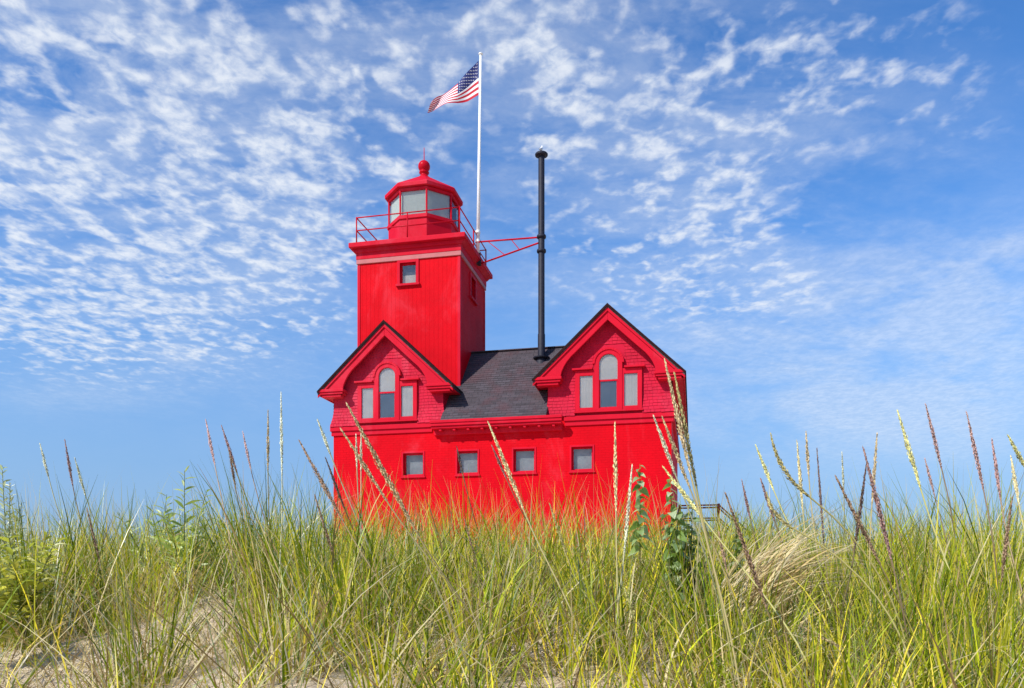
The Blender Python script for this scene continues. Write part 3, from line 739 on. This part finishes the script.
# open sandy patches: centre x, y, radius x, y
BARE = [(-2.25, 3.1, .5, .7), (-1.65, 3.5, .35, .5), (-1.15, 3.2, .4, .6), (-1.75, 2.3, .4, .6), (-1.1, 2.3, .35, .6), (-.7, 2.7, .35, .5), (-.45, 2.2, .25, .4), (-2.6, 4.2, .6, .4), (-.9, 1.6, .5, .4), (.85, 2.7, .25, .3), (-.1, 2.6, .2, .25), (1.6, 2.7, .25, .3), (.4, 3.1, .2, .25)]
def bare(x, y):
    s_ = np.zeros_like(x)
    for a, c, r1_, r2_ in BARE: s_ = np.maximum(s_, np.exp(-(((x - a) / r1_) ** 2 + ((y - c) / r2_) ** 2) * 1.2))
    return s_
def envelope(x, y):
    """how tall the grass grows: tuned by where along the dune"""
    p = x / np.maximum(y, .5)
    return np.interp(p, [-.9, -.62, -.5, -.38, -.27, -.17, .0, .14, .24, .34, .5, .62, .9], [.9, .95, .95, .74, 1.12, 1.02, .96, .97, .88, .80, .95, 1.08, 1.0])
# big tussocks on the crest: position along the dune, distance, top
TALL = [(265, 2.6, 470), (300, 2.4, 480), (243, 3, 484), (330, 2.2, 486), (120, 3, 497), (72, 2.8, 500), (30, 2.5, 498), (195, 3.1, 500), (400, 2.5, 492), (455, 2.6, 487), (530, 2.4, 482), (585, 2.6, 494),
        (690, 2.3, 508), (765, 2.6, 498), (850, 2.5, 494), (920, 2.3, 484), (962, 2.6, 478), (1003, 2.4, 474), (885, 2.8, 496), (360, 1.9, 535), (480, 1.8, 545), (610, 1.9, 535), (730, 1.8, 550), (900, 1.9, 540), (140, 2.0, 555), (290, 1.8, 560), (980, 1.7, 545)]
def cap(length, base, rise):
    """the trodden side of the dune near the path carries shorter grass"""
    lim = CZ - base[:, 2] + rise * base[:, 1]
    return np.minimum(length, lim * rng.uniform(.72, 1.0, len(length)))
def scatter_grass():
    N = 2600
    y = 1.05 + (rng.random(N) ** 1.0) * 5.6; x = (rng.random(N) * 2 - 1) * (.72 * y + 1.7)
    keep = rng.random(N) > bare(x, y) * 1.15
    keep &= ~((y < 2.35) & (rng.random(N) < np.where(x < -.35, .5, .0)))
    patch = .5 + .5 * np.sin(2.3 * x + 1.1 * y + .5) * np.sin(1.7 * y - 1.4 * x + 1.9)
    keep &= rng.random(N) < .35 + .75 * patch
    x, y, patch = x[keep], y[keep], patch[keep]
    nb = rng.integers(14, 46, len(x))
    ti = np.repeat(np.arange(len(x)), nb); n = len(ti)
    tuft_h = ((rng.normal(.43, .10, len(x))).clip(.24, .75) + .26 * (patch - .5)) * envelope(x, y)
    tone_t = rng.random(len(x)); wind = rng.normal(-.1, .5, len(x))
    rad = rng.random(n) ** .7 * .07; th = rng.random(n) * 2 * math.pi
    x2 = []; y2 = []; h2 = []
    for px, d, top in TALL:
        q = (px - 512) / F * d; x2.append(q); y2.append(d); h2.append(CZ + (HOR - top) / F * d - float(ground(q, d)))
    nt = len(x); x = np.concatenate([x, x2]); y = np.concatenate([y, y2]); tuft_h = np.concatenate([tuft_h, h2])
    tone_t = np.concatenate([tone_t, rng.random(len(x2)) * .6]); t2 = np.repeat(np.arange(len(x2)) + nt, 110)
    ti = np.concatenate([ti, t2]); n = len(ti)
    rad = np.concatenate([rad, rng.random(len(t2)) ** .6 * .1]); th = rng.random(n) * 2 * math.pi
    bx_ = x[ti] + rad * np.cos(th); by = y[ti] + rad * np.sin(th)
    base = np.stack([bx_, by, ground(bx_, by) - .015], -1)
    az_ = th + rng.normal(0, .7, n)
    lean = np.abs(rng.normal(.12, .17, n)) + rad * 1.8
    bend = np.abs(rng.normal(.4, .45, n)) + np.where(rng.random(n) < .16, rng.uniform(.5, 1.5, n), 0)
    length = tuft_h[ti] * (.42 + .85 * rng.random(n) ** 1.2)
    length = np.where(ti < nt, cap(length, base, np.interp(base[:, 1], [1.2, 2.6], [-.03, .125])), tuft_h[ti] * (.6 + .62 * rng.random(n)))
    lean = np.where(ti < nt, lean, lean * .62); bend = np.where(ti < nt, bend, bend * .75)
    width = rng.uniform(.0024, .0052, n)
    g = np.array(GREEN)[rng.integers(0, len(GREEN), n)] * rng.uniform(.85, 1.45, (n, 1)) * np.array([1.06, 1, .9])
    g = g * (1 + (tone_t[ti, None] - .5) * np.array([.8, .55, .5]))  # tuft tone spread puts shading contrast between clumps into the blade colour
    s_ = np.array(STRAW)[rng.integers(0, len(STRAW), n)] * rng.uniform(.8, 1.1, (n, 1))
    dead = rng.random(n) < (.15 + .13 * tone_t[ti])
    tone = np.where(dead[:, None], s_, g)
    bend = np.where(dead, bend * 1.8, bend)
    o = blades('dune_grass', base, az_, lean, bend, length, width, tone); o['kind'] = 'stuff'
    # dry thatch lying low between the tufts
    n = 30000; y = 1.1 + rng.random(n) ** .85 * 7.0; x = (rng.random(n) * 2 - 1) * (.72 * y + .8)
    keep = rng.random(n) > bare(x, y) * .15; x, y = x[keep], y[keep]; n = len(x)
    base = np.stack([x, y, ground(x, y) + rng.uniform(-.01, .02, n)], -1)
    tone = np.array(STRAW)[rng.integers(0, len(STRAW), n)] * rng.uniform(.6, 1.1, (n, 1))
    o = blades('dry_grass', base, rng.random(n) * 6.28, rng.uniform(.5, 1.45, n), rng.uniform(.0, .7, n), rng.uniform(.12, .42, n), rng.uniform(.0018, .004, n), tone); o['kind'] = 'stuff'
    # sparse tall wisps that stand above the mass
    n = 1500; y = 2.1 + rng.random(n) * 4.0; x = (rng.random(n) * 2 - 1) * (.7 * y + .6)
    base = np.stack([x, y, ground(x, y) - .01], -1)
    tone = np.where((rng.random(n) < .5)[:, None], np.array(STRAW)[rng.integers(0, 3, n)], np.array(GREEN)[rng.integers(0, 5, n)])
    o = blades('wispy_grass', base, rng.normal(2.6, 1.4, n), np.abs(rng.normal(.12, .12, n)), np.abs(rng.normal(.3, .3, n)), cap(rng.uniform(.38, .74, n) * envelope(x, y), base, .175), rng.uniform(.0018, .0034, n), tone); o['kind'] = 'stuff'
scatter_grass()
# ------------------------------------------------------------------ seed stalks
def unproj(px, py, d): return Vector(((px - 512) / F * d, d, CZ + (HOR - py) / F * d))
TONES = {k_: tuple(min(.8, c * 1.35 + .05) for c in v_) for k_, v_ in {'straw': (.56, .46, .22), 'tan': (.42, .31, .15), 'brown': (.26, .155, .085), 'purple': (.33, .18, .155), 'dark': (.12, .065, .055), 'pale': (.62, .55, .38), 'yellow': (.50, .46, .16), 'olive': (.30, .25, .08), 'pink': (.50, .30, .26)}.items()}
def stalk(tx, ty, bx_, by, d, tone, hw, label, bend=.0, smooth_=False):
    T, B = unproj(tx, ty, d), unproj(bx_, by, d + rnd.uniform(-.06, .06))
    dirn = (B - T); L = dirn.length; dirn.normalize()
    drop = max(B.z - (CZ - .5), .1)
    gx_ = B.x + dirn.x * drop * .55; gy_ = B.y + dirn.y * drop
    G = Vector((gx_, gy_, float(ground(gx_, gy_)) - .02))
    col = TONES[tone]
    perp = Vector((-dirn.z, 0, dirn.x)); perp = perp if perp.x * (tx - bx_) <= 0 else -perp
    H = [T + (B - T) * f_ + perp * bend * L * 4 * f_ * (1 - f_) for f_ in np.linspace(0, 1, 15)]
    d2 = (H[-1] - H[-2]).normalized(); h = (B - G).length
    if d2.z > -.2: d2 = Vector((d2.x * .3, d2.y, -.5)).normalized()
    P1, P2 = B + d2 * h * .4, G + Vector((0, 0, h * .35))
    stem = [B * (1 - f_) ** 3 + P1 * 3 * f_ * (1 - f_) ** 2 + P2 * 3 * f_ * f_ * (1 - f_) + G * f_ ** 3 for f_ in np.linspace(0, 1, 12)]
    rt = root('grass_stalk', G, label, 'grass stalk', 'grass stalks with seed heads')
    sc_ = tuple(a * .5 + b_ * .5 for a, b_ in zip(col, (.30, .28, .08)))
    m = MB(); m.tube([p - G for p in stem[::-1]] + [p - G for p in H[::-1][1:]], [.0021 - .0009 * i / 25 for i in range(26)], 5, 0, sc_); m.build('stem', M['stem'], rt, smooth=True)
    hwm = hw * .6 / F * d; m = MB()
    nsp = int(min(320, max(90, L / .0011)))
    core = [p - G for p in H]
    env = lambda f_: min(1, .10 + 1.5 * f_) * (1 - .72 * max(0, (f_ - .5) / .5) ** 1.3)
    m.tube(core, [hwm * .5 * env(i / 14) for i in range(15)], 7, 0, tuple(c * .7 for c in col))
    for i in range(nsp):
        f_ = (i + rnd.random()) / nsp; x = f_ * 14; k = min(int(x), 13); p = core[k].lerp(core[k + 1], x - k)
        ax = (core[k] - core[k + 1]).normalized()                      # towards the tip
        u = ax.cross(Vector((.3, .9, .1))).normalized(); v = ax.cross(u); a = i * 2.399 + rnd.uniform(-.3, .3)
        rd = u * math.cos(a) + v * math.sin(a); tg = ax.cross(rd)
        ln = rnd.uniform(.010, .020) * (.7 + .3 * env(f_)) * min(1.2, max(.75, hwm / .0085)); wd = ln * .16; e_ = hwm * env(f_)
        c0 = p + rd * e_ * .25; c1 = c0 + ax * ln + rd * e_ * rnd.uniform(.3, 1.25); cm_ = (c0 + c1) / 2 + rd * e_ * .28
        tn = tuple(min(1, c * q_) for c, q_ in zip(col, [rnd.uniform(.65, 1.35)] * 3))
        if rnd.random() < .16: tn = tuple(c * .45 for c in col)
        m.add([c0, cm_ + tg * wd, c1, cm_ - tg * wd, cm_ + rd * wd], [(0, 1, 4), (1, 2, 4), (2, 3, 4), (3, 0, 4)], 0, tn)
    m.build('seed_head', M['stem'], rt)
STALKS = [
 (40, 444, 49, 479, 3.0, 'pale', 2.2, 'faint pale seed stalk nearest the left picture edge'),
 (65, 441, 73, 487, 3.0, 'purple', 2.4, 'purplish seed stalk right of the faint pale one at far left'),
 (75, 459, 86, 497, 2.9, 'pale', 2.4, 'whitish seed stalk leaning left, just right of a purplish one'),
 (87, 509, 102, 572, 2.6, 'brown', 2.6, 'low brown seed head sunk in green grass at left'),
 (206, 421, 215, 466, 2.8, 'pink', 2.6, 'tall pinkish seed stalk just right of the leafy willow shrub'),
 (222, 427, 238, 476, 2.8, 'purple', 2.6, 'slanted purple seed stalk between willow shrub and lighthouse'),
 (228, 443, 236, 491, 2.9, 'brown', 2.3, 'short brown seed stalk crossing behind a slanted purple one'),
 (243, 433, 251, 470, 2.9, 'pink', 2.2, 'small pinkish seed stalk left of two upright tan stalks'),
 (268, 412, 268, 472, 2.6, 'tan', 2.5, 'upright tan seed stalk standing alone left of the lighthouse'),
 (281, 393, 282, 478, 2.4, 'pale', 2.3, 'tallest thin pale seed stalk left of the lighthouse'),
 (300, 442, 344, 523, 2.0, 'brown', 3.6, 'thick brown seed stalk slanting towards the left house corner'),
 (318, 421, 331, 456, 2.3, 'pale', 2.8, 'pale smooth seed stalk beside the left house corner'),
 (326, 459, 345, 510, 2.3, 'dark', 2.4, 'dark narrow seed stalk in front of the left house corner'),
 (315, 496, 338, 571, 2.2, 'brown', 2.6, 'mottled brown seed head low in the grass below the left house corner'),
 (341, 429, 388, 503, 2.0, 'tan', 3.4, 'medium tan seed stalk slanting below the left gable'),
 (348, 406, 414, 528, 1.6, 'tan', 5.2, 'largest tan seed stalk slanting across the wall below the left gable'),
 (356, 436, 357, 470, 2.6, 'pale', 1.8, 'slim whitish upright stalk before the wall under the left gable window'),
 (361, 434, 361, 474, 2.6, 'pale', 1.8, 'second slim whitish upright stalk, slightly taller, under the left gable window'),
 (489, 424, 524, 511, 1.8, 'straw', 3.8, 'straw coloured curved seed stalk crossing left of the third lower window'),
 (457, 448, 463, 475, 2.8, 'dark', 2.0, 'dark little seed stalk over the second lower window'),
 (492, 446, 507, 480, 2.7, 'purple', 2.4, 'faded purple seed stalk just left of the third lower window'),
 (615, 424, 616, 513, 1.9, 'straw', 3.2, 'upright straw seed stalk right of the fourth lower window'),
 (632, 467, 624, 555, 1.9, 'pale', 3.0, 'pale straw stalk leaning right beside the milkweed'),
 (550, 505, 567, 557, 2.3, 'olive', 2.6, 'dark olive seed head low below the third and fourth windows'),
 (625, 590, 640, 629, 1.8, 'yellow', 3.8, 'yellow drooping seed head deep in the green grass'),
 (465, 521, 484, 595, 2.2, 'brown', 2.6, 'brown seed head hanging in the grass below the second window'),
 (654, 417, 676, 476, 1.9, 'pale', 3.2, 'pale seed stalk in front of the right house corner'),
 (663, 419, 691, 491, 1.8, 'tan', 3.4, 'tan seed stalk crossing the right house corner beside a pale one'),
 (665, 361, 691, 476, 1.6, 'tan', 4.0, 'tallest tan seed stalk, rising against the right gable edge'),
 (675, 376, 697, 490, 1.6, 'olive', 3.8, 'olive tan seed stalk rising just right of the tallest one'),
 (664, 468, 704, 520, 1.8, 'yellow', 3.4, 'yellow seed stalk slanting down across the milkweed to the stair'),
 (726, 495, 768, 612, 1.5, 'brown', 4.0, 'long reddish brown seed stalk slanting right of the stair railing'),
 (719, 534, 727, 572, 2.0, 'brown', 3.4, 'fuzzy brown seed head right under the stair railing'),
 (742, 481, 751, 522, 2.5, 'purple', 2.2, 'thin purple seed stalk between stair and dead straw clump'),
 (756, 446, 774, 491, 2.3, 'yellow', 2.8, 'pale green seed stalk left of a bent olive one'),
 (761, 480, 775, 522, 2.2, 'purple', 3.0, 'dark purple seed stalk above the left end of the dead straw clump'),
 (771, 435, 811, 498, 1.8, 'olive', 4.0, 'thick olive seed stalk bending left above the dead straw clump', -.10),
 (767, 494, 796, 530, 1.8, 'olive', 3.6, 'short olive seed head nodding over the dead straw clump', -.13),
 (797, 442, 803, 512, 2.2, 'straw', 2.6, 'upright straw seed stalk behind the bent olive one'),
 (806, 433, 809, 478, 2.4, 'tan', 2.6, 'upright tan seed stalk right of the bent olive one'),
 (817, 450, 824, 545, 2.4, 'dark', 1.6, 'very thin dark stalk above the right end of the straw clump'),
 (842, 454, 844, 498, 2.6, 'pale', 1.6, 'thin whitish stalk left of the crossed dark pair'),
 (836, 477, 881, 566, 1.7, 'brown', 3.6, 'reddish brown seed stalk slanting under the crossed dark pair'),
 (864, 450, 892, 562, 1.6, 'purple', 4.2, 'large dark purple seed stalk, leaning left, of the crossed pair'),
 (866, 467, 854, 554, 1.8, 'dark', 3.0, 'dark seed stalk leaning right, of the crossed pair'),
 (877, 435, 872, 505, 2.2, 'tan', 2.8, 'upright tan brown seed stalk behind the crossed dark pair'),
 (898, 412, 921, 490, 1.9, 'yellow', 3.6, 'tall yellow green seed stalk right of the crossed dark pair'),
 (926, 406, 942, 470, 2.2, 'pink', 3.0, 'tallest pink seed stalk near the right picture side'),
 (925, 459, 935, 497, 2.6, 'pink', 2.0, 'small faint pink seed stalk below the tallest pink one'),
 (967, 414, 984, 492, 2.0, 'pink', 3.2, 'long pink seed stalk, second from the tallest pink one'),
 (992, 440, 1001, 502, 2.1, 'purple', 2.8, 'purple brown seed stalk right of the long pink one'),
 (1009, 437, 1027, 471, 1.9, 'yellow', 3.4, 'yellow green seed stalk leaving the picture at right'),
 (1011, 457, 1019, 505, 2.2, 'straw', 2.8, 'straw seed stalk below the yellow green one at the right edge'),
 (1012, 500, 1000, 588, 1.8, 'brown', 3.4, 'brown seed head leaning right in the grass at the right edge'),
 (800, 626, 848, 651, 1.7, 'tan', 3.2, 'tan seed head lying nearly flat low in the right grass'),
]
for s_ in STALKS: stalk(*s_)
# ------------------------------------------------------------------ leafy plants
def leaf(m, p, d, up, L, wd, tone, fold=.25, droop=.3):
    d = d.normalized(); s_ = d.cross(up)
    if s_.length < .05: s_ = d.cross(Vector((1, 0, 0)))
    s_.normalize(); s_ = Matrix.Rotation(rnd.uniform(-1.1, 1.1), 3, d) @ s_; nrm = s_.cross(d)
    vs = []; k = 5
    for i in range(k + 1):
        f_ = i / k; c = p + d * L * f_ - Vector((0, 0, 1)) * droop * L * f_ * f_
        w_ = wd * .5 * (math.sin(math.pi * min(1, f_ * .96 + .02) ** .75) if i < k else .02)
        vs += [c + s_ * w_ + nrm * w_ * fold, c, c - s_ * w_ + nrm * w_ * fold]
    fs = []
    for i in range(k): fs += [(i * 3, i * 3 + 1, i * 3 + 4, i * 3 + 3), (i * 3 + 1, i * 3 + 2, i * 3 + 5, i * 3 + 4)]
    m.add(vs, fs, 0, tone)
def leafy(name, px, topy, d, nst, spread, L, wd, tones, per, label, cat, droop=.3, up_ang=.8, start=.25, stemtone=(.22, .24, .07)):
    x = (px - 512) / F * d; gz_ = float(ground(x, d)); G = Vector((x, d, gz_))
    rt = root(name, G, label, cat); H = CZ + (HOR - topy) / F * d - gz_
    lm = MB(); sm = MB()
    for s_ in range(nst):
        h = H * (1 if s_ == 0 else rnd.uniform(.62, .95)); a = rnd.uniform(0, 6.28); sp_ = 0 if s_ == 0 and nst == 1 else rnd.uniform(.2, 1) * spread
        tip = Vector((math.cos(a) * sp_ * (0.25 if s_ == 0 else 1), math.sin(a) * sp_ * .7, h))
        pts = [Vector((tip.x * f_ ** 1.5, tip.y * f_ ** 1.5, h * f_)) for f_ in np.linspace(0, 1, 10)]
        sm.tube(pts, [.0028 - .0019 * i / 9 for i in range(10)], 6, 0, stemtone)
        nl = int(per * h); an = rnd.uniform(0, 6)
        for i in range(nl):
            f_ = start + (1 - start) * (i + rnd.random() * .6) / nl; q = min(f_ * 9, 8.999); k = int(q); p = pts[k].lerp(pts[k + 1], q - k)
            an += 2.4 + rnd.uniform(-.4, .4); e_ = rnd.uniform(.5, 1.1) * up_ang
            dr = Vector((math.cos(an) * math.cos(e_), math.sin(an) * math.cos(e_), math.sin(e_)))
            sz = rnd.uniform(.7, 1.15) * (1 - .45 * max(0, f_ - .6) / .4)
            tn = tones[rnd.randrange(len(tones))]; q_ = rnd.uniform(.8, 1.2)
            leaf(lm, p, dr, Vector((0, 0, 1)), L * sz, wd * sz, tuple(min(.75, c * q_ * 1.35) for c in tn), .3, droop)
    sm.build('stem', M['leaf'], rt, smooth=True); lm.build('leaves', M['leaf'], rt, smooth=True)
WIL = [(.36, .44, .12), (.44, .50, .18), (.27, .36, .10)]
YEL = [(.40, .41, .06), (.33, .36, .055), (.48, .46, .09)]
SAGE = [(.42, .46, .32), (.34, .40, .24)]
MILK = [(.25, .34, .10), (.17, .26, .06), (.44, .52, .27)]
leafy('willow_shrub', 184, 474, 2.9, 8, .20, .085, .013, WIL, 70, 'leafy green willow shrub with narrow leaves standing above the grass left of the lighthouse', 'shrub', .25)
leafy('willow_shrub', 158, 492, 3.1, 5, .15, .08, .012, WIL, 70, 'smaller willow shrub with narrow leaves, left beside the taller willow', 'shrub', .25)
leafy('wormwood', 9, 466, 2.7, 5, .09, .05, .010, SAGE, 130, 'pale grey green wormwood plant at the far left picture edge', 'plant', .2)
leafy('goldenrod', 24, 528, 2.4, 13, .19, .075, .016, YEL, 95, 'yellow green bushy goldenrod in front of the wormwood', 'plant', .35)
leafy('goldenrod', -6, 545, 2.2, 10, .17, .075, .016, YEL, 95, 'yellow green goldenrod cut by the left picture edge, lower than its neighbour', 'plant', .35)
leafy('milkweed', 640, 464, 2.3, 1, 0, .042, .034, MILK, 62, 'slim milkweed with pale rounded leaves before the red wall, left of its pair', 'plant', .75, .2, .5)
leafy('milkweed', 673, 474, 2.3, 3, .05, .042, .034, MILK, 62, 'leafier milkweed in front of the right house corner, right of its pair', 'plant', .75, .2, .35)
leafy('milkweed', 690, 500, 2.4, 7, .11, .05, .028, [(.12, .19, .045), (.17, .24, .08)], 62, 'bushy low green milkweed between house corner and stair railing', 'plant', .5, .4, .3)
leafy('milkweed', 737, 512, 2.4, 2, .03, .030, .022, [(.26, .30, .12), (.17, .24, .08)], 62, 'short pale milkweed right beside the stair railing post', 'plant', .5, .4, .5)
# pale dead clump, arching to the right
def dead_clump():
    n = 330; d = 2.15
    G = Vector(((752 - 512) / F * d, d, 0)); G.z = float(ground(G.x, G.y))
    rt_ = G
    az_ = rng.normal(.1, .45, n); rad = rng.random(n) * .1; th = rng.random(n) * 6.28
    base = np.stack([rad * np.cos(th), rad * np.sin(th), np.where(rng.random(n) < .75, rng.uniform(.16, .27, n), .05)], -1)
    tone = np.array([(.80, .65, .34), (.72, .55, .25), (.84, .72, .44), (.56, .41, .17)])[rng.integers(0, 4, n)] * rng.uniform(.8, 1.1, (n, 1))
    o = blades('dead_grass_clump', base, az_, rng.uniform(.5, 1.1, n), rng.uniform(.4, 1.2, n), rng.uniform(.15, .34, n), rng.uniform(.0022, .005, n), tone, 7)
    o.location = rt_
    tag(o, 'pale dead straw clump arching over to the right amid green grass', 'grass clump')
dead_clump()
